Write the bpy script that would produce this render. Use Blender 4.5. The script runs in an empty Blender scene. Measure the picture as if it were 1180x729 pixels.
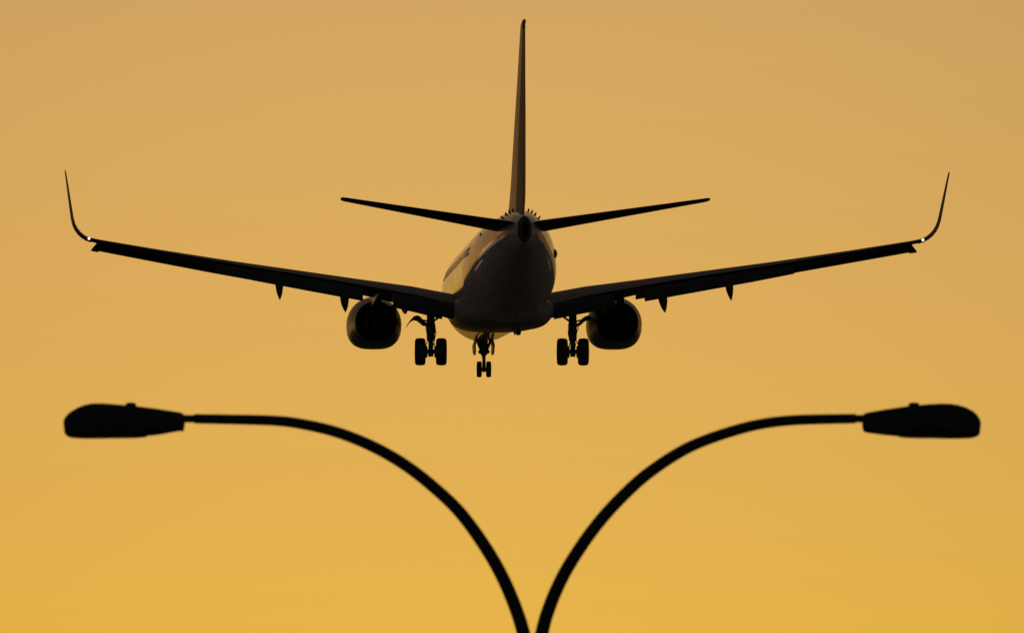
import bpy, bmesh, math, random
from mathutils import Vector, Matrix
R = math.radians
scene = bpy.context.scene
COL = scene.collection
random.seed(7)

# ------------------------------------------------------------------ camera
FPX = 10233.0            # focal length in photo pixels (photo is 1180 px wide)
ELEV = 6.5               # the telephoto lens looks up by this much
CAM_H = 1.6
cam_d = bpy.data.cameras.new("camera")
cam = bpy.data.objects.new("camera", cam_d)
COL.objects.link(cam)
cam.location = (0, 0, CAM_H)
cam.rotation_euler = (R(90 + ELEV), 0, 0)
cam_d.sensor_width = 36
cam_d.lens = 36 * FPX / 1180
cam_d.clip_start = 1
cam_d.clip_end = 60000
cam_d.dof.use_dof = True
cam_d.dof.focus_distance = 355
cam_d.dof.aperture_fstop = 12.0
scene.camera = cam

# ------------------------------------------------------------------ sky, sun, exposure
SUN_AZ = -24.0           # degrees right of the viewing direction (negative = left)
SUN_EL = 2.0
NISHITA = 0.02          # share of the clear dusk sky under the afterglow
def lin(c):
    return tuple((v / 255 / 12.92) if v / 255 <= 0.04045 else ((v / 255 + 0.055) / 1.055) ** 2.4 for v in c)

world = bpy.data.worlds.new("World")
scene.world = world
world.use_nodes = True
nt = world.node_tree
nt.nodes.clear()
N = nt.nodes.new
L = nt.links.new
out = N("ShaderNodeOutputWorld")
bg = N("ShaderNodeBackground")
L(bg.outputs[0], out.inputs[0])
bg.inputs[1].default_value = 1.0
sky = N("ShaderNodeTexSky")
sky.sky_type = 'NISHITA'
sky.sun_disc = False
sky.sun_elevation = R(SUN_EL)
sky.sun_rotation = R(SUN_AZ)
sky.dust_density = 4.0
sky.air_density = 1.6
tc = N("ShaderNodeTexCoord")
sep = N("ShaderNodeSeparateXYZ")
L(tc.outputs['Generated'], sep.inputs[0])
asin = N("ShaderNodeMath"); asin.operation = 'ARCSINE'
L(sep.outputs['Z'], asin.inputs[0])
mr = N("ShaderNodeMapRange")
mr.inputs['From Min'].default_value = 0.0
mr.inputs['From Max'].default_value = R(90)
L(asin.outputs[0], mr.inputs['Value'])
ramp = N("ShaderNodeValToRGB")
L(mr.outputs[0], ramp.inputs[0])
stops = [(0.0, (236, 170, 66)), (2.5, (238, 182, 66)), (4.46, (234, 184, 76)), (5.38, (228, 180, 85)), (6.5, (223, 175, 93)),
         (7.96, (214, 169, 98)), (8.6, (210, 165, 99)), (13, (178, 138, 96)), (25, (98, 84, 74)), (50, (52, 50, 54)), (90, (34, 36, 44))]
cr = ramp.color_ramp
while len(cr.elements) < len(stops):
    cr.elements.new(0.5)
for e, (el, c) in zip(cr.elements, stops):
    e.position = el / 90
    e.color = (*lin(c), 1)
# afterglow falls off away from the sunset's bearing
nrm = N("ShaderNodeVectorMath"); nrm.operation = 'MULTIPLY'
L(tc.outputs['Generated'], nrm.inputs[0]); nrm.inputs[1].default_value = (1, 1, 0)
nrm2 = N("ShaderNodeVectorMath"); nrm2.operation = 'NORMALIZE'
L(nrm.outputs[0], nrm2.inputs[0])
dot = N("ShaderNodeVectorMath"); dot.operation = 'DOT_PRODUCT'
L(nrm2.outputs[0], dot.inputs[0])
GLOW_AZ = 0.0
dot.inputs[1].default_value = (math.sin(R(GLOW_AZ)), math.cos(R(GLOW_AZ)), 0)
half = N("ShaderNodeMath"); half.operation = 'MULTIPLY_ADD'
L(dot.outputs['Value'], half.inputs[0]); half.inputs[1].default_value = 0.5; half.inputs[2].default_value = 0.5
pw = []
for p_, w_ in ((150, 0.39), (20, 0.37), (5, 0.142)):
    m = N("ShaderNodeMath"); m.operation = 'POWER'
    L(half.outputs[0], m.inputs[0]); m.inputs[1].default_value = p_
    k = N("ShaderNodeMath"); k.operation = 'MULTIPLY'
    L(m.outputs[0], k.inputs[0]); k.inputs[1].default_value = w_
    pw.append(k)
sm = N("ShaderNodeMath"); sm.operation = 'ADD'
L(pw[0].outputs[0], sm.inputs[0]); L(pw[1].outputs[0], sm.inputs[1])
sm0 = sm
sm = N("ShaderNodeMath"); sm.operation = 'ADD'
L(sm0.outputs[0], sm.inputs[0]); L(pw[2].outputs[0], sm.inputs[1])
fl = N("ShaderNodeMath"); fl.operation = 'ADD'
L(sm.outputs[0], fl.inputs[0]); fl.inputs[1].default_value = 0.006
glow = N("ShaderNodeMix"); glow.data_type = 'RGBA'; glow.blend_type = 'MULTIPLY'
glow.inputs[0].default_value = 1.0
L(ramp.outputs[0], glow.inputs[6]); L(fl.outputs[0], glow.inputs[7])
nsc = N("ShaderNodeMix"); nsc.data_type = 'RGBA'; nsc.blend_type = 'ADD'
nsc.inputs[0].default_value = NISHITA
L(glow.outputs[2], nsc.inputs[6]); L(sky.outputs[0], nsc.inputs[7])
# the cool dusk sky on the side away from the sunset
away = N("ShaderNodeMath"); away.operation = 'MULTIPLY_ADD'
L(sep.outputs['Y'], away.inputs[0]); away.inputs[1].default_value = -0.5; away.inputs[2].default_value = 0.5
east = N("ShaderNodeMix"); east.data_type = 'RGBA'; east.blend_type = 'ADD'
band = N("ShaderNodeMath"); band.operation = 'MULTIPLY_ADD'       # strongest low down, weak overhead
L(sep.outputs['Z'], band.inputs[0]); band.inputs[1].default_value = -0.85; band.inputs[2].default_value = 1.0
eastf = N("ShaderNodeMath"); eastf.operation = 'MULTIPLY'
L(away.outputs[0], eastf.inputs[0]); L(band.outputs[0], eastf.inputs[1])
L(eastf.outputs[0], east.inputs[0]); L(nsc.outputs[2], east.inputs[6]); east.inputs[7].default_value = (0.19, 0.17, 0.175, 1)
L(east.outputs[2], bg.inputs[0])

sun_d = bpy.data.lights.new("sun", 'SUN')
sun_d.energy = 0.012
sun_d.angle = R(8)
sun_d.color = (1.0, 0.72, 0.38)
sun = bpy.data.objects.new("sun", sun_d)
COL.objects.link(sun)
sdir = Vector((math.sin(R(SUN_AZ)) * math.cos(R(SUN_EL)), math.cos(R(SUN_AZ)) * math.cos(R(SUN_EL)), math.sin(R(SUN_EL))))
sun.rotation_euler = sdir.to_track_quat('Z', 'Y').to_euler()
sun.location = (0, 0, 60)

vs = scene.view_settings
vs.view_transform = 'Standard'
vs.look = 'None'
vs.exposure = 0.0
vs.gamma = 1.0
vs.use_curve_mapping = False
scene.cycles.use_denoising = True
scene.cycles.max_bounces = 8

# ------------------------------------------------------------------ helpers
def material(name, color, rough=0.5, metal=0.0, coat=0.0, noise=0.0, nscale=3.0, bump=0.0, emit=None, estr=0.0, spec=0.5):
    m = bpy.data.materials.new(name)
    m.use_nodes = True
    t = m.node_tree
    b = t.nodes["Principled BSDF"]
    b.inputs['Base Color'].default_value = (*color, 1)
    b.inputs['Roughness'].default_value = rough
    b.inputs['Metallic'].default_value = metal
    b.inputs['Coat Weight'].default_value = coat
    b.inputs['Coat Roughness'].default_value = 0.08
    b.inputs['Specular IOR Level'].default_value = spec
    if noise or bump:
        c = t.nodes.new("ShaderNodeTexCoord")
        n = t.nodes.new("ShaderNodeTexNoise")
        n.inputs['Scale'].default_value = nscale
        n.inputs['Detail'].default_value = 6
        t.links.new(c.outputs['Object'], n.inputs['Vector'])
        if noise:
            r = t.nodes.new("ShaderNodeValToRGB")
            r.color_ramp.elements[0].position = 0.3
            r.color_ramp.elements[1].position = 0.7
            r.color_ramp.elements[0].color = (*[v * (1 - noise) for v in color], 1)
            r.color_ramp.elements[1].color = (*[min(1, v * (1 + noise)) for v in color], 1)
            t.links.new(n.outputs['Fac'], r.inputs[0])
            t.links.new(r.outputs[0], b.inputs['Base Color'])
        if bump:
            bm_ = t.nodes.new("ShaderNodeBump")
            bm_.inputs['Strength'].default_value = bump
            bm_.inputs['Distance'].default_value = 0.02
            t.links.new(n.outputs['Fac'], bm_.inputs['Height'])
            t.links.new(bm_.outputs[0], b.inputs['Normal'])
    if emit:
        b.inputs['Emission Color'].default_value = (*emit, 1)
        b.inputs['Emission Strength'].default_value = estr
    return m

M = {
    'paint': material("aircraft_paint", (0.62, 0.60, 0.57), 0.28, coat=0.7, noise=0.06, nscale=0.6),
    'fin': material("tail_paint", (0.10, 0.085, 0.072), 0.42, coat=0.06, spec=0.3, noise=0.2, nscale=0.7),
    'rudder': material("rudder_paint", (0.03, 0.026, 0.023), 0.55, spec=0.15, noise=0.2, nscale=0.7),
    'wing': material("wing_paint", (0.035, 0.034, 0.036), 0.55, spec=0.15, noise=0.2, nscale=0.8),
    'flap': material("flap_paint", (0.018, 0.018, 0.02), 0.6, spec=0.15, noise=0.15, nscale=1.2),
    'belly': material("belly_paint", (0.22, 0.21, 0.21), 0.5, noise=0.15, nscale=1.0),
    'nacelle': material("nacelle_paint", (0.07, 0.068, 0.07), 0.38, coat=0.08, spec=0.3, noise=0.1),
    'metal': material("bare_metal", (0.45, 0.44, 0.42), 0.3, metal=1.0, noise=0.1),
    'hot': material("sooty_exhaust_metal", (0.03, 0.028, 0.027), 0.8, spec=0.2, noise=0.3),
    'gear': material("gear_steel", (0.10, 0.10, 0.10), 0.5, metal=0.3, noise=0.2, nscale=8),
    'tyre': material("tyre_rubber", (0.018, 0.018, 0.018), 0.85, noise=0.2, nscale=10),
    'glass': material("window_glass", (0.02, 0.022, 0.025), 0.12),
    'dark': material("dark_fitting", (0.03, 0.03, 0.03), 0.6, noise=0.2),
    'lamp': material("lamp_paint", (0.012, 0.012, 0.012), 0.75, noise=0.25, nscale=14, bump=0.15, spec=0.2),
    'lens': material("lamp_lens", (0.05, 0.05, 0.045), 0.4, spec=0.3),
    'navlight': material("white_tip_light", (0.9, 0.9, 0.9), 0.3, emit=(1.0, 0.93, 0.9), estr=1.6),
    'ground': material("dry_grass_ground", (0.14, 0.13, 0.085), 0.95, noise=0.4, nscale=0.05, bump=0.4, spec=0.1),
}

# two-tone livery of the fuselage: white above, dark grey-blue belly whose edge sweeps up to the tail
def livery(m, dark):
    t = m.node_tree
    b = t.nodes["Principled BSDF"]
    src = b.inputs['Base Color'].links[0].from_socket
    c = t.nodes.new("ShaderNodeTexCoord")
    sp = t.nodes.new("ShaderNodeSeparateXYZ")
    t.links.new(c.outputs['Object'], sp.inputs[0])
    st = t.nodes.new("ShaderNodeMath"); st.operation = 'MULTIPLY_ADD'      # station / 40
    t.links.new(sp.outputs['Y'], st.inputs[0]); st.inputs[1].default_value = -1 / 40; st.inputs[2].default_value = 19.64 / 40
    r = t.nodes.new("ShaderNodeValToRGB")
    pts = [(0, 2.35), (4, 2.55), (12, 2.75), (24, 2.80), (26.5, 2.95), (29.6, 3.62), (33, 4.12), (36.8, 4.72), (38, 5.0)]
    e = r.color_ramp.elements
    while len(e) < len(pts):
        e.new(0.5)
    for k, (s_, z_) in zip(e, pts):
        k.position = s_ / 40
        k.color = (z_ / 8, z_ / 8, z_ / 8, 1)
    t.links.new(st.outputs[0], r.inputs[0])
    d = t.nodes.new("ShaderNodeMath"); d.operation = 'MULTIPLY_ADD'        # edge height minus own height
    t.links.new(r.outputs[0], d.inputs[0]); d.inputs[1].default_value = 8.0
    ng = t.nodes.new("ShaderNodeMath"); ng.operation = 'MULTIPLY'
    t.links.new(sp.outputs['Z'], ng.inputs[0]); ng.inputs[1].default_value = -1
    t.links.new(ng.outputs[0], d.inputs[2])
    mp = t.nodes.new("ShaderNodeMapRange")
    mp.inputs['From Min'].default_value = -0.015; mp.inputs['From Max'].default_value = 0.015
    t.links.new(d.outputs[0], mp.inputs['Value'])
    mx = t.nodes.new("ShaderNodeMix"); mx.data_type = 'RGBA'
    t.links.new(mp.outputs[0], mx.inputs[0]); t.links.new(src, mx.inputs[6]); mx.inputs[7].default_value = (*dark, 1)
    t.links.new(mx.outputs[2], b.inputs['Base Color'])
    # the belly coat is less glossy than the white
    cw = t.nodes.new("ShaderNodeMapRange")
    cw.inputs['To Min'].default_value = b.inputs['Coat Weight'].default_value; cw.inputs['To Max'].default_value = 0.32
    t.links.new(mp.outputs[0], cw.inputs['Value']); t.links.new(cw.outputs[0], b.inputs['Coat Weight'])
    rw = t.nodes.new("ShaderNodeMapRange")
    rw.inputs['To Min'].default_value = b.inputs['Roughness'].default_value; rw.inputs['To Max'].default_value = 0.65
    t.links.new(mp.outputs[0], rw.inputs['Value'])
    # skin: slightly rippled panels, patchy gloss and grime streaks along the airflow
    ms = t.nodes.new("ShaderNodeMapping"); ms.inputs['Scale'].default_value = (2.2, 0.5, 2.2)
    t.links.new(c.outputs['Object'], ms.inputs['Vector'])
    ng2 = t.nodes.new("ShaderNodeTexNoise"); ng2.inputs['Scale'].default_value = 1.6; ng2.inputs['Detail'].default_value = 8
    t.links.new(ms.outputs[0], ng2.inputs['Vector'])
    ra = t.nodes.new("ShaderNodeMath"); ra.operation = 'MULTIPLY_ADD'
    t.links.new(ng2.outputs['Fac'], ra.inputs[0]); ra.inputs[1].default_value = 0.5
    t.links.new(rw.outputs[0], ra.inputs[2])
    rb = t.nodes.new("ShaderNodeMath"); rb.operation = 'SUBTRACT'; rb.use_clamp = True
    t.links.new(ra.outputs[0], rb.inputs[0]); rb.inputs[1].default_value = 0.22
    t.links.new(rb.outputs[0], b.inputs['Roughness'])
    sp2 = t.nodes.new("ShaderNodeTexNoise"); sp2.inputs['Scale'].default_value = 7.0; sp2.inputs['Detail'].default_value = 5
    t.links.new(c.outputs['Object'], sp2.inputs['Vector'])
    gr = t.nodes.new("ShaderNodeMapRange")
    gr.inputs['From Min'].default_value = 0.35; gr.inputs['From Max'].default_value = 0.65
    gr.inputs['To Min'].default_value = 0.62; gr.inputs['To Max'].default_value = 1.1
    t.links.new(sp2.outputs['Fac'], gr.inputs['Value'])
    ml = t.nodes.new("ShaderNodeMix"); ml.data_type = 'RGBA'; ml.blend_type = 'MULTIPLY'; ml.inputs[0].default_value = 1.0
    t.links.new(mx.outputs[2], ml.inputs[6]); t.links.new(gr.outputs[0], ml.inputs[7])
    t.links.new(ml.outputs[2], b.inputs['Base Color'])
    bp = t.nodes.new("ShaderNodeBump"); bp.inputs['Strength'].default_value = 0.35; bp.inputs['Distance'].default_value = 0.012
    t.links.new(ng2.outputs['Fac'], bp.inputs['Height'])
    t.links.new(bp.outputs[0], b.inputs['Normal']); t.links.new(bp.outputs[0], b.inputs['Coat Normal'])
M['fuselage'] = material("fuselage_paint", (0.48, 0.46, 0.43), 0.28, coat=0.7, noise=0.06, nscale=0.6)
livery(M["fuselage"], (0.42, 0.40, 0.40))

def obj(name, bm, mat, parent=None, smooth=True, angle=35):
    bmesh.ops.remove_doubles(bm, verts=bm.verts, dist=1e-5)
    bmesh.ops.recalc_face_normals(bm, faces=bm.faces)
    me = bpy.data.meshes.new(name)
    bm.to_mesh(me)
    bm.free()
    if smooth:
        for p in me.polygons:
            p.use_smooth = True
        me.set_sharp_from_angle(angle=R(angle))
    me.materials.append(mat)
    o = bpy.data.objects.new(name, me)
    COL.objects.link(o)
    if parent:
        o.parent = parent
    return o

def loft(bm, rings, cap=True, closed=True):
    vr = [[bm.verts.new(p) for p in r] for r in rings]
    n = len(vr[0])
    for a, b in zip(vr, vr[1:]):
        for i in range(n if closed else n - 1):
            j = (i + 1) % n
            try:
                bm.faces.new((a[i], a[j], b[j], b[i]))
            except ValueError:
                pass
    if cap:
        bm.faces.new(vr[0]); bm.faces.new(vr[-1])
    return vr

def tube(bm, pts, rad, n=12, cap=True):
    pts = [Vector(p) for p in pts]
    if not isinstance(rad, (list, tuple)):
        rad = [rad] * len(pts)
    rings = []
    ref = None
    for i, p in enumerate(pts):
        t = (pts[min(i + 1, len(pts) - 1)] - pts[max(i - 1, 0)]).normalized()
        if ref is None:
            ref = Vector((0, 1, 0)) if abs(t.y) < 0.9 else Vector((1, 0, 0))
        u = (ref - t * ref.dot(t)).normalized()
        v = t.cross(u)
        ref = u
        rings.append([p + (u * math.cos(2 * math.pi * k / n) + v * math.sin(2 * math.pi * k / n)) * rad[i] for k in range(n)])
    loft(bm, rings, cap)

def box(bm, c, s, rot=None, bevel=0.0):
    r = bmesh.ops.create_cube(bm, size=1.0)
    vs_ = r['verts']
    mt = Matrix.Translation(c) @ (rot.to_4x4() if rot else Matrix()) @ Matrix.Diagonal((*s, 1))
    bmesh.ops.transform(bm, matrix=mt, verts=vs_)
    if bevel:
        es = list({e for v in vs_ for e in v.link_edges})
        bmesh.ops.bevel(bm, geom=es, offset=bevel, segments=2, affect='EDGES', profile=0.5)

def lathe(bm, prof, axis='X', c=(0, 0, 0), n=28):
    """prof: (along-axis, radius)"""
    rings = []
    for a, r in prof:
        ring = []
        for k in range(n):
            t = 2 * math.pi * k / n
            if axis == 'X':
                ring.append((c[0] + a, c[1] + r * math.cos(t), c[2] + r * math.sin(t)))
            elif axis == 'Y':
                ring.append((c[0] + r * math.cos(t), c[1] + a, c[2] + r * math.sin(t)))
            else:
                ring.append((c[0] + r * math.cos(t), c[1] + r * math.sin(t), c[2] + a))
        rings.append(ring)
    loft(bm, rings, True)

def interp(tab, x):
    """smooth (Catmull-Rom) table lookup: rows (x, a, b, ...)"""
    if x <= tab[0][0]: return list(tab[0][1:])
    if x >= tab[-1][0]: return list(tab[-1][1:])
    for i in range(len(tab) - 1):
        if tab[i][0] <= x <= tab[i + 1][0]:
            break
    p0, p1, p2, p3 = tab[max(i - 1, 0)], tab[i], tab[i + 1], tab[min(i + 2, len(tab) - 1)]
    h = p2[0] - p1[0]; t = (x - p1[0]) / h
    res = []
    for k in range(1, len(p1)):
        m1 = (p2[k] - p0[k]) / (p2[0] - p0[0]) * h
        m2 = (p3[k] - p1[k]) / (p3[0] - p1[0]) * h
        res.append((2*t**3-3*t**2+1)*p1[k] + (t**3-2*t**2+t)*m1 + (-2*t**3+3*t**2)*p2[k] + (t**3-t**2)*m2)
    return res

def lerp_tab(tab, x):
    if x <= tab[0][0]: return list(tab[0][1:])
    if x >= tab[-1][0]: return list(tab[-1][1:])
    for a, b in zip(tab, tab[1:]):
        if a[0] <= x <= b[0]:
            t = (x - a[0]) / (b[0] - a[0])
            return [u + (v - u) * t for u, v in zip(a[1:], b[1:])]

def naca(x, t):
    return 5 * t * (0.2969 * math.sqrt(max(x, 0)) - 0.126 * x - 0.3516 * x * x + 0.2843 * x**3 - 0.1030 * x**4)

def foil(t, a=0.0, b=1.0, n=14, camber=0.0):
    """closed outline (chord fraction, height/chord) between chord fractions a and b"""
    xs = [a + (b - a) * 0.5 * (1 - math.cos(math.pi * i / n)) for i in range(n + 1)]
    cam_ = lambda x: camber * 4 * x * (1 - x)
    up = [(x, cam_(x) + naca(x, t) + 0.0012) for x in xs]
    lo = [(x, cam_(x) - naca(x, t) - 0.0012) for x in reversed(xs)]
    return up + lo

# ------------------------------------------------------------------ ground
bm = bmesh.new()
G = 25000
n = 24
vg = [[bm.verts.new((-G + 2 * G * i / n, -G + 2 * G * j / n, 0)) for i in range(n + 1)] for j in range(n + 1)]
for j in range(n):
    for i in range(n):
        bm.faces.new((vg[j][i], vg[j][i + 1], vg[j + 1][i + 1], vg[j + 1][i]))
g = obj("ground", bm, M['ground'], smooth=False)
g['kind'] = 'structure'
g['label'] = 'flat dark ground under the lamp and the airliner'

# ------------------------------------------------------------------ airliner
MG = 19.64               # nose-to-main-gear distance; stations "s" run aft from the nose
YAW, PITCH = 2.85, 4.0
DIST = 360.0
GX, GY = 578.2, 421.0    # where the main gear's footprint sits in the photo
def P(x, s, z):
    return Vector((x, MG - s, z))

az = math.atan((GX - 590) / FPX)
el = R(ELEV) + math.atan((364.5 - GY) / FPX)
plane = bpy.data.objects.new("airliner", None)
COL.objects.link(plane)
plane.empty_display_size = 2
plane.location = (DIST * math.tan(az), DIST, CAM_H + DIST * math.tan(el))
plane.rotation_euler = (R(PITCH), R(-0.25), R(YAW))
plane['label'] = 'twin-engine jet airliner seen from behind with landing gear lowered, flying above the street lamp'
plane['category'] = 'airplane'

# --- fuselage: s, z top, z bottom, half width
FUS = [(0.0, 2.95, 2.85, 0.05), (0.25, 3.3, 2.5, 0.42), (0.8, 3.72, 2.15, 0.80), (1.8, 4.35, 1.85, 1.20), (3.0, 5.05, 1.65, 1.55),
       (4.5, 5.42, 1.63, 1.78), (6.5, 5.55, 1.62, 1.88), (12, 5.56, 1.59, 1.88), (18, 5.56, 1.55, 1.88), (24, 5.56, 1.55, 1.88),
       (26, 5.56, 1.60, 1.87), (28, 5.56, 1.86, 1.78), (30, 5.56, 2.24, 1.62), (32, 5.55, 2.70, 1.39), (34, 5.52, 3.18, 1.09),
       (35.5, 5.44, 3.55, 0.83), (37, 5.24, 3.90, 0.54), (37.7, 5.12, 4.06, 0.29)]
def fus_ring(s, n=48, grow=0.0):
    zt, zb, hw = interp(FUS, s)
    zc, hh = (zt + zb) / 2, (zt - zb) / 2
    ring = []
    for k in range(n):
        t = 2 * math.pi * k / n
        c, s_ = math.cos(t), math.sin(t)
        e = 2 / 2.08
        ring.append(P((hw + grow) * math.copysign(abs(c) ** e, c), s, zc + (hh + grow) * math.copysign(abs(s_) ** e, s_)))
    return ring
def fus_x(s, z):
    zt, zb, hw = interp(FUS, s)
    zc, hh = (zt + zb) / 2, (zt - zb) / 2
    return hw * max(0.0, 1 - abs((z - zc) / hh) ** 2.08) ** (1 / 2.08)
def fus_z(s, x):
    zt, zb, hw = interp(FUS, s)
    zc, hh = (zt + zb) / 2, (zt - zb) / 2
    return zc + hh * max(0.0, 1 - abs(x / hw) ** 2.08) ** (1 / 2.08)

bm = bmesh.new()
ss = [0.0, 0.1, 0.25, 0.5, 0.8, 1.3, 1.8, 2.4, 3.0, 3.7, 4.5, 5.5, 6.5, 9, 12, 15, 18, 21, 24] + [25 + 0.5 * i for i in range(26)] + [37.7]
loft(bm, [fus_ring(s) for s in ss])
fuselage = obj("fuselage", bm, M['fuselage'], plane)

# belly fairing around the wing root
bm = bmesh.new()
rings = []
for s, hw, zb, zt in [(11.8, 1.2, 1.80, 2.0), (12.6, 1.70, 1.68, 2.4), (14, 1.94, 1.58, 2.7), (17, 2.0, 1.50, 2.8), (20, 2.02, 1.40, 2.7),
                      (22, 1.98, 1.40, 2.5), (23.3, 1.72, 1.44, 2.2), (24.3, 1.2, 1.58, 1.9)]:
    ring = []
    zc = zb + 0.95
    for k in range(33):
        t = math.pi + math.pi * k / 32
        c, s_ = math.cos(t), math.sin(t)
        ring.append(P(hw * math.copysign(abs(c) ** (2 / 3.2), c), s, zc - 0.95 * abs(s_) ** (2 / 3.2)))
    ring += [P(hw * 0.93, s, zt), P(-hw * 0.93, s, zt)]
    rings.append(ring)
loft(bm, rings)
obj("belly_fairing", bm, M['belly'], plane)

# tail cone with the auxiliary power unit's exhaust
bm = bmesh.new()
rings = []
for s, zt, zb, hw in [(37.705, 5.11, 4.07, 0.275), (38.0, 5.06, 4.10, 0.22), (38.25, 4.98, 4.12, 0.19)]:
    rings.append([P(hw * math.cos(2 * math.pi * k / 24), s, (zt + zb) / 2 + (zt - zb) / 2 * math.sin(2 * math.pi * k / 24)) for k in range(24)])
rings.append([P(0.14 * math.cos(2 * math.pi * k / 24), 38.25, 4.55 + 0.28 * math.sin(2 * math.pi * k / 24)) for k in range(24)])
rings.append([P(0.14 * math.cos(2 * math.pi * k / 24), 37.9, 4.52 + 0.24 * math.sin(2 * math.pi * k / 24)) for k in range(24)])
loft(bm, rings)
obj("tail_cone", bm, M['hot'], plane)

# cabin windows on the left flank
wz = 4.25
wmesh = None
for i in range(44):
    s = 6.0 + i * 0.51
    bm = bmesh.new()
    x = -fus_x(s, wz)
    sl = (fus_x(s, wz - 0.17) - fus_x(s, wz + 0.17)) / 0.34
    ring_o = []
    for k in range(12):
        t = 2 * math.pi * k / 12
        du = 0.13 * math.copysign(abs(math.cos(t)) ** 0.6, math.cos(t))
        dz = 0.18 * math.copysign(abs(math.sin(t)) ** 0.6, math.sin(t))
        ring_o.append((du, dz))
    rr = []
    for off in (0.03, -0.002):
        rr.append([Vector((x + off + dz * sl, MG - s + du, wz + dz)) for du, dz in ring_o])
    loft(bm, rr)
    w = obj("window", bm, M['glass'], fuselage)

# vortex generators standing on the crown beside the fin
for sx in (-1, 1):
    for x in (0.30, 0.43, 0.56, 0.70):
        s = 34.8
        z = fus_z(s, x)
        bm = bmesh.new()
        nx = x / 1.0
        nv = Vector((sx * nx, 0, math.sqrt(1 - nx * nx))).normalized()
        a = P(sx * x, s, z)
        side = Vector((0.055, 0.28, 0)) if sx > 0 else Vector((-0.055, 0.28, 0))
        side -= nv * side.dot(nv)
        th = side.cross(nv).normalized() * 0.02
        pts = [a - side * 0.5 - nv * 0.05, a + side * 0.5 - nv * 0.05, a + side * 0.5 + nv * 0.04, a - side * 0.5 + nv * 0.115]
        loft(bm, [[p + th for p in pts], [p - th for p in pts]])
        obj("vortex_generator", bm, M['dark'], fuselage, smooth=False)

def blade(name, x, s, z, h, chord, thick, parent, lean=(0, 0), mat='dark', down=True):
    bm = bmesh.new()
    rings = []
    for f in (0, 0.5, 1):
        c = chord * (1 - 0.45 * f)
        zz = z + (-h if down else h) * f
        ox, os_ = lean[0] * f, lean[1] * f + 0.3 * chord * f
        rings.append([P(x + ox + thick * (1 - 0.4 * f) * h_, s + os_ + (x_ - 0.5) * c, zz) for x_, h_ in foil(1.0, n=5)])
    loft(bm, rings)
    return obj(name, bm, M[mat], parent)

# belly fittings
blade("antenna", 0.28, 23.0, 1.52, 0.42, 0.34, 0.10, fuselage, lean=(0.08, 0.1))
bm = bmesh.new()
tube(bm, [P(0.50, 23.0, 1.6), P(0.50, 23.0, 1.3)], 0.045, 8)
lathe(bm, [(-0.13, 0.01), (-0.11, 0.07), (-0.05, 0.115), (0.03, 0.12), (0.09, 0.085), (0.13, 0.02)], 'Z', tuple(P(0.50, 23.0, 1.22)), 14)
obj("beacon_light", bm, M['dark'], fuselage)
# small fittings on the rear flanks
bm = bmesh.new()
x0 = fus_x(30.2, 4.05)
rings = [[P(x0 - 0.05 + 0.14 * f * math.cos(t), 30.2 + u, 4.02 + 0.20 * f * math.sin(t)) for t in [2 * math.pi * k / 10 for k in range(10)]]
         for u, f in [(-0.5, 0.1), (-0.2, 0.8), (0.1, 1.0), (0.3, 0.6), (0.35, 0.1)]]
loft(bm, rings)
obj("air_scoop", bm, M['dark'], fuselage)
bm = bmesh.new()
zt = fus_z(29.0, -0.80)
rings = [[P(-0.80 + 0.10 * f * math.cos(t), 29 + u, zt - 0.01 + 0.12 * f * math.sin(t)) for t in [2 * math.pi * k / 10 for k in range(10)]]
         for u, f in [(-0.5, 0.1), (-0.25, 0.8), (0.1, 1.0), (0.35, 0.6), (0.5, 0.1)]]
loft(bm, rings)
obj("antenna", bm, M['dark'], fuselage)
bm = bmesh.new()
zt = 4.72; x0 = -fus_x(30.6, zt)
lathe(bm, [(-0.012, 0.01), (-0.012, 0.11), (0.03, 0.11), (0.03, 0.01)], 'X', tuple(P(x0, 30.6, zt)), 12)
obj("static_port", bm, M['dark'], fuselage)

# --- wing: span station, leading edge s, chord, chord-line z, thickness, incidence (deg)
# (the wing's outer panel is swept back a little more than its root)
WING = [(0.0, 12.6, 8.3, 2.22, 0.14, 1.0), (1.9, 13.1, 7.35, 2.53, 0.135, 1.0), (3.6, 14.15, 6.35, 2.92, 0.125, 1.0), (5.6, 15.55, 5.05, 3.25, 0.118, 0.8),
        (8.0, 16.85, 4.28, 3.60, 0.112, 0.4), (11.0, 18.8, 3.28, 4.01, 0.108, 0.0), (14.0, 20.75, 2.28, 4.46, 0.104, -0.4), (16.4, 22.35, 1.5, 4.84, 0.10, -0.8),
        (17.0, 22.75, 1.32, 4.96, 0.10, -1.0)]
def wing_pt(y, xc, zc):
    le, c, z0, t, inc = lerp_tab(WING, y)
    a = R(inc)
    return le + c * (xc * math.cos(a) + zc * math.sin(a)), z0 + c * (zc * math.cos(a) - (xc - 0.3) * math.sin(a))
def wing_ring(y, sx, a=0.0, b=1.0, camber=0.012):
    t = lerp_tab(WING, y)[3]
    r = []
    for xc, zc in foil(t, a, b, camber=camber):
        s, z = wing_pt(y, xc, zc)
        r.append(P(sx * y, s, z))
    return r

def chord_panel(bm, sx, rows, n=7, tc_=0.12):
    """rows: (y, s_le, z_le, s_te, z_te, thickness) -> small aerofoil panel"""
    rings = []
    for y, s0, z0, s1, z1, th in rows:
        d = Vector((s1 - s0, z1 - z0)); ln = d.length; d /= ln
        nrm_ = Vector((-d.y, d.x))
        rings.append([P(sx * (y + 0), s0 + d.x * xc * ln + nrm_.x * zc * ln, z0 + d.y * xc * ln + nrm_.y * zc * ln) for xc, zc in foil(th / ln, n=n, camber=0.04)])
    loft(bm, rings)

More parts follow.
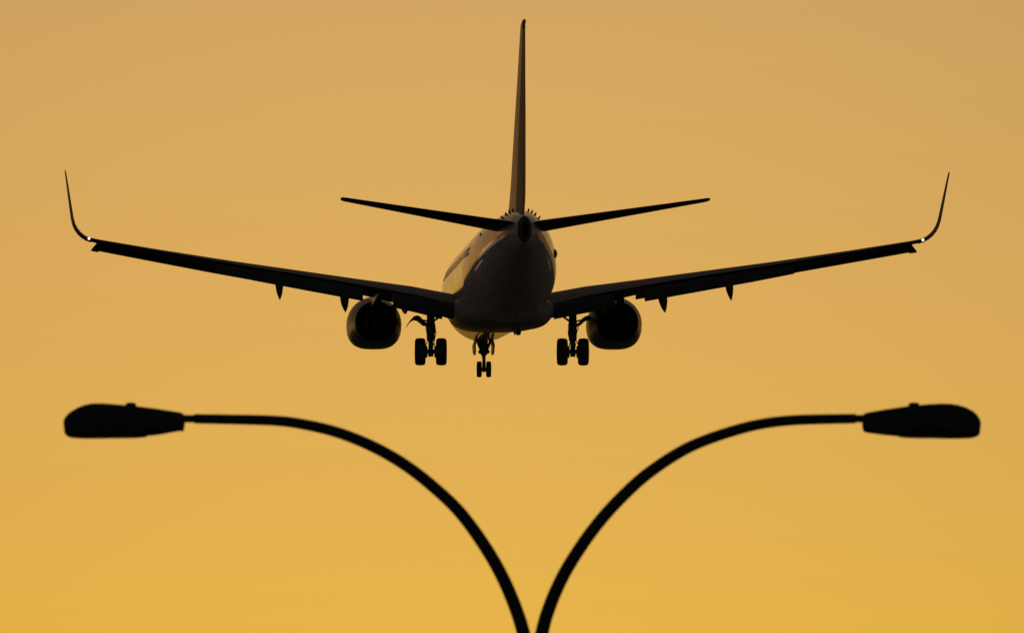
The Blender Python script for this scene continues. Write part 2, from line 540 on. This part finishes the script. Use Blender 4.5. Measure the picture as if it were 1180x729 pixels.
for sx in (-1, 1):
    bm = bmesh.new()
    ys = [0.0, 0.9, 1.9, 2.7, 3.6, 4.6, 5.6, 6.8, 8, 9.5, 11, 12.5, 14, 15.2, 16.4, 16.6, 16.75]
    loft(bm, [wing_ring(y, sx) for y in ys])
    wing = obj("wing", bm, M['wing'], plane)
    # blended winglet: path (span, z, s leading edge, chord, thickness, normal angle)
    bm = bmesh.new()
    rings = []
    path = [(16.74, 4.88, 21.60, 1.40, 0.115), (16.95, 4.935, 21.75, 1.33, 0.12), (17.13, 5.03, 21.90, 1.27, 0.125), (17.28, 5.15, 22.04, 1.22, 0.13),
            (17.40, 5.30, 22.18, 1.17, 0.13), (17.50, 5.50, 22.34, 1.10, 0.125), (17.565, 5.75, 22.54, 1.02, 0.12), (17.61, 6.05, 22.75, 0.93, 0.12), (17.69, 6.6, 23.13, 0.79, 0.12),
            (17.77, 7.15, 23.5, 0.65, 0.115), (17.83, 7.55, 23.8, 0.50, 0.11), (17.845, 7.66, 23.92, 0.38, 0.08)]
    path = [(y - 0.05 * min(1, (y - 16.74) / 0.5), z - 0.06 * min(1, (z - 4.88) / 2) + 0.012, le + 1.0, c, t) for y, z, le, c, t in path]
    for i, (y, z, le, c, t) in enumerate(path):
        a = path[max(i - 1, 0)]; b = path[min(i + 1, len(path) - 1)]
        tg = Vector((b[0] - a[0], b[1] - a[1])).normalized()
        nx, nz = -tg.y, tg.x
        rings.append([P(sx * (y + nx * zc * c), le + xc * c, z + nz * zc * c) for xc, zc in foil(t, camber=0.012)])
    loft(bm, rings)
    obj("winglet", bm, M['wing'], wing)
    # position light in the tip's trailing edge
    bm = bmesh.new()
    lathe(bm, [(-0.12, 0.010), (-0.09, 0.034), (-0.03, 0.048), (0.10, 0.05), (0.14, 0.035)], 'Y', tuple(P(sx * 16.83, 24.0, 4.925)), 12)
    obj("position_light", bm, M['navlight'], wing)
    # flaps, fully lowered: fore and aft panel each
    for rows in ([(2.02, 20.2, 2.44, 21.65, 1.80, 0.22), (3.1, 20.2, 2.68, 21.6, 2.02, 0.21), (4.5, 20.25, 2.96, 21.6, 2.27, 0.20)],
                 [(5.72, 20.35, 3.14, 21.65, 2.53, 0.18), (8.0, 20.9, 3.52, 22.0, 2.93, 0.16), (10.0, 21.55, 3.80, 22.45, 3.28, 0.14), (11.7, 22.15, 4.03, 22.9, 3.60, 0.12)]):
        bm = bmesh.new()
        chord_panel(bm, sx, rows)
        flap = obj("flap", bm, M['flap'], wing)
        bm = bmesh.new()
        rr = []
        for y, s0, z0, s1, z1, th in rows:      # the small aft segment, tilted further down
            d = Vector((s1 - s0, z1 - z0))
            rr.append((y, s0 - d.x * 0.32, z0 + 0.06, s0 + d.x * 0.2, z0 - 0.04, th * 0.6))
        chord_panel(bm, sx, rr)
        obj("flap_vane", bm, M['flap'], flap)
    # aileron
    bm = bmesh.new()
    rows = []
    for y in (11.85, 13.5, 15.0, 16.2):
        s0, z0 = wing_pt(y, 0.76, -0.005); s1, z1 = wing_pt(y, 1.06, -0.05)
        rows.append((y, s0, z0 - 0.035, s1, z1, 0.1 * lerp_tab(WING, y)[1] * 0.3))
    chord_panel(bm, sx, rows)
    obj("aileron", bm, M['flap'], wing)
    # leading-edge slats, drooped, in four segments
    def slat_row(y, tip=False):
        s0, z0 = wing_pt(y, 0.0, 0.0)
        c = lerp_tab(WING, y)[1]
        zl = lerp_tab([(5.6, 2.86), (8.0, 3.22), (11.8, 3.77), (16.7, 4.53)], y)[0]
        fl_ = 0.22 + 0.035 * c
        return (y, s0 - fl_, zl + 0.02, s0 + 0.16 * c * 0.55, z0 + 0.03 * c, 0.10 + 0.012 * c)
    edges = [5.75, 8.4, 11.1, 13.8, 16.55]
    for a, b in zip(edges, edges[1:]):
        bm = bmesh.new()
        a_, b_ = a - 0.004, b + 0.004
        rows = [slat_row(a_ + (b_ - a_) * k / 3) for k in range(4)]
        if b > 16:      # the outermost slat ends in a raked edge, its lower lip reaching further out
            s_ = slat_row(16.45); e_ = slat_row(16.72)
            rows = rows[:3] + [s_]
        chord_panel(bm, sx, rows)
        if b > 16:
            va = [P(sx * 16.44, s_[1] + 0.02, s_[2] - 0.02), P(sx * 16.44, s_[3], s_[4]), P(sx * 16.74, e_[1] + 0.02, e_[2] - 0.02)]
            loft(bm, [[v + Vector((0, 0.025, 0.03)) for v in va], [v - Vector((0, 0.025, 0.03)) for v in va]])
        obj("slat", bm, M['flap'], wing)
    # Krueger flap inboard of the engine
    bm = bmesh.new()
    rows = []
    for y in (2.15, 3.2, 4.2):
        s0, z0 = wing_pt(y, 0.0, 0.0)
        rows.append((y, s0 - 0.45, z0 - 0.45, s0 + 0.05, z0 - 0.02, 0.09))
    chord_panel(bm, sx, rows)
    obj("leading_edge_flap", bm, M['flap'], wing)
    # flap-track fairings: canoe pods drooping with the flaps
    for y, zt_, ztip, s0, s1, w in ((6.47, 3.08, 2.03, 18.6, 22.7, 0.19), (9.13, 3.60, 2.50, 19.6, 23.1, 0.17), (4.02, 2.72, 2.0, 18.0, 22.2, 0.17)):
        bm = bmesh.new()
        rings = []
        for k in range(13):
            f = k / 12
            s = s0 + (s1 - s0) * f
            bend = max(0.0, (f - 0.5) / 0.5)
            zc = zt_ - 0.12 - (zt_ - 0.12 - ztip) * bend ** 1.1
            e = max(0.03, math.sin(math.pi * min(1, max(0, f * 0.93 + 0.05))) ** 0.75)
            if f > 0.55:
                e = max(0.04, 1 - ((f - 0.55) / 0.45) ** 2.4)
            hw, hh = w * e, 0.30 * e
            rings.append([P(sx * (y) + hw * math.cos(t), s, zc + hh * math.sin(t)) for t in [2 * math.pi * j / 14 for j in range(14)]])
        loft(bm, rings)
        obj("flap_track_fairing", bm, M['flap'], wing)
    # static wicks on the trailing edge
    for y in (12.4, 13.6, 14.8, 15.9):
        s0, z0 = wing_pt(y, 1.05, -0.05)
        bm = bmesh.new()
        tube(bm, [P(sx * y, s0 - 0.05, z0), P(sx * y, s0 + 0.16, z0 - 0.01)], 0.006, 6)
        obj("static_wick", bm, M['dark'], wing)

    # --- engine
    EX, EZ = 4.99, 1.95
    def eng_ring(s, r, flat=1.0, dz=0.0, n=40):
        ring = []
        r *= 1.035
        for k in range(n):
            t = 2 * math.pi * k / n
            c, s_ = math.cos(t), math.sin(t)
            x, z = r * c, r * s_
            if s_ < 0:
                x = r * math.copysign(abs(c) ** (1 - 0.32 * flat), c)
                z = -r * (1 - 0.10 * flat) * abs(s_) ** (1 - 0.22 * flat)
            ring.append(P(sx * EX + x, s, EZ + dz + z))
        return ring
    bm = bmesh.new()
    prof = [(12.6, 0.74, 0.4), (12.0, 0.76, 0.8), (11.55, 0.84, 1), (11.42, 0.90, 1), (11.5, 0.98, 1), (11.8, 1.04, 1), (12.4, 1.09, 1), (13.2, 1.10, 0.9), (13.9, 1.07, 0.8), (14.6, 0.99, 0.6),
            (15.2, 0.88, 0.4), (15.45, 0.83, 0.3), (15.45, 0.80, 0.3), (15.0, 0.80, 0.2), (14.0, 0.82, 0.1), (13.4, 0.82, 0.0)]
    loft(bm, [eng_ring(*p) for p in prof], cap=True)
    nac = obj("engine", bm, M['nacelle'], plane)
    bm = bmesh.new()
    lathe(bm, [(0, 0.60), (-1.0, 0.60), (-1.7, 0.55), (-2.6, 0.40), (-2.6, 0.37), (-2.2, 0.38)], 'Y', tuple(P(sx * EX, 13.5, EZ)), 32)
    lathe(bm, [(-2.1, 0.30), (-2.6, 0.22), (-3.0, 0.12), (-3.25, 0.02)], 'Y', tuple(P(sx * EX, 13.5, EZ)), 24)
    obj("exhaust_nozzle", bm, M['hot'], nac)
    bm = bmesh.new()
    lathe(bm, [(0.0, 0.735), (0.04, 0.735), (0.05, 0.26), (0.35, 0.14), (0.5, 0.02)], 'Y', tuple(P(sx * EX, 12.55, EZ)), 32)
    obj("fan", bm, M['hot'], nac)
    bm = bmesh.new()
    rings = []
    for s, zb, zt, hw in [(12.6, 2.95, 3.05, 0.05), (13.4, 2.90, 3.22, 0.16), (14.6, 2.75, 3.30, 0.20), (15.6, 2.45, 3.25, 0.20), (17.0, 2.62, 3.2, 0.18), (18.4, 2.80, 3.15, 0.10), (19.2, 2.92, 3.1, 0.03)]:
        rings.append([P(sx * EX - hw, s, zb), P(sx * EX + hw, s, zb), P(sx * EX + hw, s, zt), P(sx * EX - hw, s, zt)])
    loft(bm, rings)
    obj("pylon", bm, M['nacelle'], nac)

    # --- horizontal stabilizer and elevator
    ST = [(0.25, 33.0, 4.4, 4.82, 0.10, -1.0), (7.0, 37.75, 1.52, 5.71, 0.085, -1.0), (7.14, 38.0, 1.25, 5.725, 0.07, -1.0)]
    def st_ring(y, a, b):
        le, c, z0, t, inc = lerp_tab(ST, y)
        ang = R(inc)
        return [P(sx * y, le + c * xc, z0 + c * (zc - (xc - 0.5) * math.sin(ang))) for xc, zc in foil(t, a, b)]
    bm = bmesh.new()
    loft(bm, [st_ring(y, 0.0, 0.69) for y in (0.25, 2, 4, 5.5, 7.0, 7.08, 7.14)])
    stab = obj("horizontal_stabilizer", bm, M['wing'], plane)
    bm = bmesh.new()
    loft(bm, [st_ring(y, 0.695, 1.0) for y in (0.42, 2, 4, 5.5, 7.0)])
    obj("elevator", bm, M['flap'], stab)
    for y in (5.4, 6.2, 6.9):
        le, c, z0, t, inc = lerp_tab(ST, y)
        bm = bmesh.new()
        tube(bm, [P(sx * y, le + c - 0.03, z0 - 0.01), P(sx * y, le + c + 0.15, z0 - 0.02)], 0.006, 6)
        obj("static_wick", bm, M['dark'], stab)

# --- fin and rudder: z, leading edge s, chord, thickness
FIN = [(5.2, 28.0, 9.0, 0.060), (5.7, 29.2, 7.8, 0.07), (6.1, 30.2, 6.85, 0.08), (6.6, 31.0, 6.1, 0.086), (9.0, 33.0, 4.6, 0.084), (12.36, 35.66, 2.55, 0.066), (12.61, 35.95, 2.22, 0.07), (12.71, 36.3, 1.8, 0.05)]
def fin_ring(z, a, b):
    le, c, t = lerp_tab(FIN, z)
    return [P(zc * c, le + xc * c, z) for xc, zc in foil(t, a, b)]
bm = bmesh.new()
loft(bm, [fin_ring(z, 0.0, 0.70) for z in (5.2, 5.45, 5.7, 5.9, 6.1, 6.35, 6.6, 7.8, 9, 10.5, 12.36, 12.61, 12.71)])
fin = obj("tail_fin", bm, M['fin'], plane)
bm = bmesh.new()
loft(bm, [fin_ring(z, 0.705, 1.0) for z in (5.3, 5.6, 5.9, 6.1, 6.6, 7.8, 9, 10.5, 12.36)])
obj("rudder", bm, M['rudder'], fin)
bm = bmesh.new()
rings = [[P(0.07 * f * math.cos(t), 37.45 + u, 12.66 + 0.10 * f * math.sin(t)) for t in [2 * math.pi * k / 10 for k in range(10)]] for u, f in [(-1.0, 0.3), (-0.3, 1.0), (0.4, 0.9), (0.7, 0.3)]]
loft(bm, rings)
obj("fin_tip_fairing", bm, M['dark'], fin)
for z in (8.0, 9.2, 10.4):
    le, c, t = lerp_tab(FIN, z)
    bm = bmesh.new()
    tube(bm, [P(0, le + c - 0.03, z), P(0, le + c + 0.16, z + 0.02)], 0.006, 6)
    obj("static_wick", bm, M['dark'], fin)

# --- landing gear
def wheel(parent, c, r, w, n=36):
    h = w / 2
    bm = bmesh.new()
    lathe(bm, [(-h * 0.72, r * 0.55), (-h, r * 0.68), (-h, r * 0.84), (-h * 0.86, r * 0.94), (-h * 0.55, r * 0.985), (0, r), (h * 0.55, r * 0.985), (h * 0.86, r * 0.94), (h, r * 0.84), (h, r * 0.68), (h * 0.72, r * 0.55)], 'X', tuple(c), n)
    t = obj("wheel", bm, M['tyre'], parent)
    bm = bmesh.new()
    lathe(bm, [(-h * 0.80, r * 0.12), (-h * 0.80, r * 0.2), (-h * 0.55, r * 0.3), (-h * 0.86, r * 0.53), (-h * 0.86, r * 0.565), (h * 0.86, r * 0.565), (h * 0.86, r * 0.53), (h * 0.55, r * 0.3), (h * 0.80, r * 0.2), (h * 0.80, r * 0.12)], 'X', tuple(c), n)
    obj("rim", bm, M['gear'], t)

for sx in (-1, 1):
    gx = sx * 2.90
    bm = bmesh.new()
    tube(bm, [P(gx, 19.58, 2.75), P(gx, 19.6, 1.80), P(gx, 19.6, 1.74), P(gx, 19.62, 1.05), P(gx, 19.62, 1.0)], [0.16, 0.16, 0.175, 0.165, 0.14], 16)
    tube(bm, [P(gx, 19.62, 1.05), P(gx, 19.64, 0.45)], 0.10, 14)
    lathe(bm, [(-0.02, 0.15), (0.06, 0.19), (0.16, 0.19), (0.22, 0.15)], 'Z', tuple(P(gx, 19.62, 1.28)), 16)
    lathe(bm, [(-0.1, 0.12), (-0.04, 0.19), (0.06, 0.19), (0.12, 0.12)], 'Z', tuple(P(gx, 19.62, 1.62)), 16)
    leg = obj("main_landing_gear", bm, M['gear'], plane)
    bm = bmesh.new()
    tube(bm, [P(gx - 0.48, 19.64, 0.56), P(gx + 0.48, 19.64, 0.56)], 0.075, 14)
    for d in (-1, 1):
        lathe(bm, [(-0.05, 0.12), (-0.05, 0.24), (0.06, 0.24), (0.06, 0.12)], 'X', tuple(P(gx + d * 0.20, 19.64, 0.56)), 20)
    tube(bm, [P(gx, 19.64, 0.36), P(gx, 19.64, 0.66)], [0.10, 0.15], 12)
    obj("axle", bm, M['gear'], leg)
    for d in (-1, 1):
        wheel(leg, P(gx + d * 0.43, 19.64, 0.56), 0.56, 0.42)
    bm = bmesh.new()     # torsion links behind the strut
    for a, b in ((P(0, 19.75, 1.12), P(0, 20.12, 0.88)), (P(0, 20.12, 0.88), P(0, 19.76, 0.58))):
        for d in (-0.07, 0.07):
            tube(bm, [Vector((gx + d, 0, 0)) + a, Vector((gx + d * 0.5, 0, 0)) + b], 0.04, 8)
    obj("torsion_link", bm, M['gear'], leg)
    bm = bmesh.new()     # side brace, hydraulic lines
    tube(bm, [P(gx, 19.6, 1.72), P(gx - sx * 0.35, 19.5, 1.98), P(gx - sx * 1.1, 19.3, 2.5)], [0.045, 0.045, 0.055], 10)
    tube(bm, [P(gx + sx * 0.02, 19.4, 1.5), P(gx + sx * 0.05, 18.4, 2.6)], 0.05, 10)
    obj("side_brace", bm, M['gear'], leg)
    bm = bmesh.new()
    pts = []
    for k in range(9):
        t = k / 8
        pts.append(P(gx + sx * (0.13 + 0.09 * math.sin(t * 9)), 19.85 + 0.03 * math.cos(t * 7), 1.75 - t * 1.1))
    tube(bm, pts, 0.022, 6)
    tube(bm, [P(gx - sx * 0.17, 19.8, 1.6), P(gx - sx * 0.2, 19.85, 1.3), P(gx - sx * 0.12, 19.85, 0.95), P(gx - sx * 0.18, 19.8, 0.62)], 0.022, 6)
    obj("brake_hose", bm, M['tyre'], leg)
    # curved outboard gear door
    bm = bmesh.new()
    prof = [(0.18, 1.64, 0.08), (0.31, 1.70, 0.17), (0.43, 1.83, 0.21), (0.56, 1.91, 0.18), (0.70, 1.90, 0.13), (0.82, 1.79, 0.09), (0.92, 1.66, 0.055), (0.98, 1.56, 0.03)]
    ringsA = []
    for s in (18.9, 19.5, 20.0, 20.25):
        sc = 1.0 if s < 20.1 else 0.9
        top = [P(gx + sx * dx, s, z + th * sc * 0.5 + 0.03) for dx, z, th in prof]
        bot = [P(gx + sx * dx, s, z - th * sc * 0.5 + 0.03) for dx, z, th in reversed(prof)]
        ringsA.append(top + bot)
    loft(bm, ringsA)
    tube(bm, [P(gx + sx * 0.1, 19.6, 1.80), P(gx + sx * 0.36, 19.6, 1.86)], 0.035, 8)
    tube(bm, [P(gx + sx * 0.1, 19.6, 1.62), P(gx + sx * 0.30, 19.6, 1.68)], 0.03, 8)
    obj("gear_door", bm, M['wing'], leg)

NS, NZ = 4.04, 0.09
bm = bmesh.new()
tube(bm, [P(0, NS, NZ + 2.1), P(0, NS, NZ + 1.02), P(0, NS, NZ + 0.94)], [0.17, 0.17, 0.11], 16)
tube(bm, [P(0, NS, NZ + 1.0), P(0, NS, NZ + 0.26)], 0.075, 12)
lathe(bm, [(-0.1, 0.10), (-0.05, 0.24), (0.07, 0.24), (0.12, 0.12)], 'Z', tuple(P(0, NS, NZ + 1.08)), 16)
nose = obj("nose_landing_gear", bm, M['gear'], plane)
bm = bmesh.new()
tube(bm, [P(-0.24, NS, NZ + 0.343), P(0.24, NS, NZ + 0.343)], 0.06, 12)
box(bm, P(0, NS + 0.02, NZ + 0.34), (0.16, 0.2, 0.22), bevel=0.03)
obj("axle", bm, M['gear'], nose)
for d in (-1, 1):
    wheel(nose, P(d * 0.20, NS, NZ + 0.343), 0.343, 0.205, 30)
bm = bmesh.new()
tube(bm, [P(0, NS + 0.1, NZ + 0.95), P(0, NS + 0.32, NZ + 0.70), P(0, NS + 0.08, NZ + 0.42)], [0.06, 0.05, 0.06], 8)
obj("torsion_link", bm, M['gear'], nose)
bm = bmesh.new()
for d in (-1, 1):
    tube(bm, [P(d * 0.10, NS, NZ + 1.05), P(d * 0.16, NS - 1.1, NZ + 1.7)], 0.05, 8)
    tube(bm, [P(d * 0.12, NS, NZ + 1.15), P(d * 0.30, NS - 0.05, NZ + 1.6)], 0.06, 8)
obj("drag_brace", bm, M['gear'], nose)
bm = bmesh.new()
lathe(bm, [(-0.05, 0.09), (0.05, 0.09), (0.1, 0.03)], 'Y', tuple(P(0, NS - 0.22, NZ + 0.92)), 14)
obj("taxi_light", bm, M['dark'], nose)
for d in (-1, 1):
    bm = bmesh.new()
    rings = []
    for s, zb in ((NS - 1.3, 1.12), (NS - 0.4, 1.02), (NS + 0.45, 1.05), (NS + 0.6, 1.12)):
        rings.append([P(d * (0.36 + 0.0), s, 1.72), P(d * 0.44, s, zb + 0.35), P(d * 0.42, s, zb + 0.05), P(d * 0.38, s, zb), P(d * 0.36, s, zb + 0.06), P(d * 0.37, s, zb + 0.35), P(d * 0.31, s, 1.72)])
    loft(bm, rings)
    obj("gear_door", bm, M['belly'], nose)

# ------------------------------------------------------------------ street lamp
LD = 59.0
PX = FPX / LD * math.cos(R(ELEV))          # photo pixels per metre at the lamp
PCX = 614.3                                # the pole's axis in the photo
pole_x = (PCX - 590) / PX
z_ref = CAM_H + LD * math.tan(R(ELEV))     # height that sits at the picture's middle
def LP(px, py, dy=0.0):
    e = R(ELEV) + math.atan((364.5 - py) / FPX)
    return Vector(((px - PCX) / PX, dy, CAM_H + LD * math.tan(e)))
lamp = bpy.data.objects.new("street_lamp", None)
COL.objects.link(lamp)
lamp.location = (pole_x, LD, 0)
lamp['label'] = 'black street lamp with two long curved arms below the airliner'
lamp['category'] = 'street lamp'

ztop = LP(614, 800).z
bm = bmesh.new()
lathe(bm, [(0.0, 0.24), (0.05, 0.24), (0.05, 0.17), (0.55, 0.155), (0.6, 0.125), (1.2, 0.12), (ztop - 0.35, 0.085), (ztop - 0.3, 0.10), (ztop - 0.05, 0.10), (ztop, 0.085), (ztop + 0.02, 0.02)], 'Z', (0, 0, 0), 28)
pole = obj("pole", bm, M['lamp'], lamp)
for k in range(4):
    a = math.pi / 4 + k * math.pi / 2
    bm = bmesh.new()
    lathe(bm, [(0, 0.03), (0.04, 0.03), (0.04, 0.014), (0.09, 0.014)], 'Z', (0.205 * math.cos(a), 0.205 * math.sin(a), 0.05), 8)
    obj("anchor_bolt", bm, M['metal'], pole)

armL = [(614.0, 850), (613.2, 800), (609.6, 760), (603.2, 729), (596.1, 705), (580.9, 667.6), (559.9, 630.3), (534.3, 594.5), (512, 571.4), (474.6, 540.2), (437.3, 517.6), (405, 503.4),
        (377.2, 494.3), (340, 486.7), (312, 484.1), (274.6, 483.1), (224.5, 482.2)]
armR = [(614.6, 850), (615.4, 800), (618.6, 760), (624.3, 729), (630.6, 705), (645.9, 667.6), (668.3, 630.3), (695.5, 594.0), (730, 558.6), (754.3, 539.2), (780.4, 522.0), (804, 510.2),
        (838, 498.0), (874.6, 488.4), (912, 483.8), (949.3, 482.7), (985.5, 482.0)]
def smooth_path(pts, m=6):
    out_ = []
    for i in range(len(pts) - 1):
        p0, p1, p2, p3 = pts[max(i - 1, 0)], pts[i], pts[i + 1], pts[min(i + 2, len(pts) - 1)]
        for k in range(m):
            t = k / m
            out_.append(tuple(0.5 * (2 * b + (c - a) * t + (2 * a - 5 * b + 4 * c - d) * t * t + (3 * b - a - 3 * c + d) * t ** 3) for a, b, c, d in zip(p0, p1, p2, p3)))
    out_.append(pts[-1])
    return out_
def build_arm(pts, tip_px):
    sp = smooth_path(pts)
    for _ in range(6):      # even out hand-measured wobble
        sp = [sp[0]] + [tuple((a + 2 * b + c) / 4 for a, b, c in zip(u, v, w)) for u, v, w in zip(sp, sp[1:], sp[2:])] + [sp[-1]]
    P3 = [LP(*p) for p in sp]      # metres from the pole's foot
    n_ = len(P3)
    rad = [0.0490 - 0.0165 * (i / (n_ - 1)) for i in range(n_)]
    bm = bmesh.new()
    tube(bm, P3, rad, 18)
    arm = obj("arm", bm, M['lamp'], lamp)
    bm = bmesh.new()         # slip-fitter tenon between arm and head
    e = LP(*pts[-1]); h = LP(*tip_px)
    tube(bm, [e - (h - e).normalized() * 0.02, h + (h - e).normalized() * 0.08], 0.026, 14)
    obj("tenon", bm, M['lamp'], arm)
build_arm(armL, (213, 482.2))
build_arm(armR, (994, 482.2))

# luminaire profiles in photo pixels: x, top y, bottom y  (outer end first)
headL = [(74.0, 483.5, 489.5), (75.2, 481.0, 499.0), (77.8, 477.6, 501.5), (82, 474.0, 502.6), (90, 469.3, 502.9), (98, 466.2, 502.9), (107, 464.4, 502.8), (120, 464.4, 502.6), (136, 465.6, 502.2),
         (158, 467.6, 501.2), (182, 470.6, 499.6), (202.5, 473.8, 496.4), (209, 474.9, 495.0), (212.0, 476.6, 493.0), (213.2, 478.6, 490.0), (213.5, 480.0, 487.0)]
headR = [(1129.4, 485.0, 490.5), (1128.0, 481.5, 500.0), (1125, 477.0, 501.8), (1120, 472.9, 502.8), (1112, 468.8, 503.0), (1103, 466.2, 502.9), (1094, 464.8, 502.8), (1083, 464.6, 502.6), (1068, 465.4, 502.4),
         (1045, 467.6, 501.6), (1020, 471.2, 499.9), (1000.5, 474.6, 497.8), (996.5, 475.6, 497.2), (994.2, 477.2, 495.6), (993.4, 479.0, 492.0), (993.2, 480.0, 487.5)]
def build_head(prof, photocell_x, d):
    bm = bmesh.new()
    rings = []
    x_out, x_in = prof[0][0], prof[-1][0]
    L_ = abs(x_in - x_out)
    for x, yt, yb in prof:
        t = abs(x - x_out) / L_
        hw = 0.17 * (1 - (1 - min(1, t / 0.30)) ** 2.2) ** 0.5 if t < 0.30 else 0.17 - 0.125 * ((t - 0.30) / 0.70) ** 1.4
        hw = max(hw, 0.03)
        top = LP(x, yt).z; bot = LP(x, yb).z
        h = top - bot
        # the housing swells over a flat rim that runs along the lower edge
        ring = []
        zr = bot + 0.28 * h
        for k in range(13):
            a = math.pi * k / 12
            ring.append(Vector((LP(x, yt).x, hw * math.cos(a), zr + (top - zr) * abs(math.sin(a)) ** 0.8)))
        ring.append(Vector((LP(x, yt).x, -hw * 1.0, bot + 0.10 * h)))
        ring.append(Vector((LP(x, yt).x, -hw * 0.86, bot)))
        ring.append(Vector((LP(x, yt).x, hw * 0.86, bot)))
        ring.append(Vector((LP(x, yt).x, hw * 1.0, bot + 0.10 * h)))
        rings.append(ring)
    loft(bm, rings)
    head = obj("lamp_head", bm, M['lamp'], lamp, angle=50)
    c = LP(photocell_x, 466.5)
    bm = bmesh.new()
    lathe(bm, [(-0.03, 0.036), (0.008, 0.036), (0.014, 0.030), (0.018, 0.01)], 'Z', tuple(c), 16)
    obj("photocell", bm, M['lamp'], head)
    # refractor bowl under the housing, a shallow flat glass
    bm = bmesh.new()
    cx = LP(x_out + (x_in - x_out) * 0.38, 480).x
    zb = LP(0, 502.4).z
    rr = []
    for f, dz in ((1.0, 0.004), (1.0, -0.001), (0.9, -0.004)):
        rr.append([Vector((cx + 0.25 * f * math.copysign(abs(math.cos(t)) ** 0.7, math.cos(t)), 0.115 * f * math.copysign(abs(math.sin(t)) ** 0.7, math.sin(t)), zb + dz)) for t in [2 * math.pi * k / 28 for k in range(28)]])
    loft(bm, rr)
    obj("lens", bm, M['lens'], head)
    # hinge latch at the neck
    bm = bmesh.new()
    xi = LP(x_in - d * 5, 495)
    box(bm, Vector((xi.x, 0, LP(0, 494.5).z)), (0.05, 0.05, 0.022), bevel=0.006)
    obj("latch", bm, M['lamp'], head)
build_head(headL, 151.2, 1)
build_head(headR, 1052.6, -1)
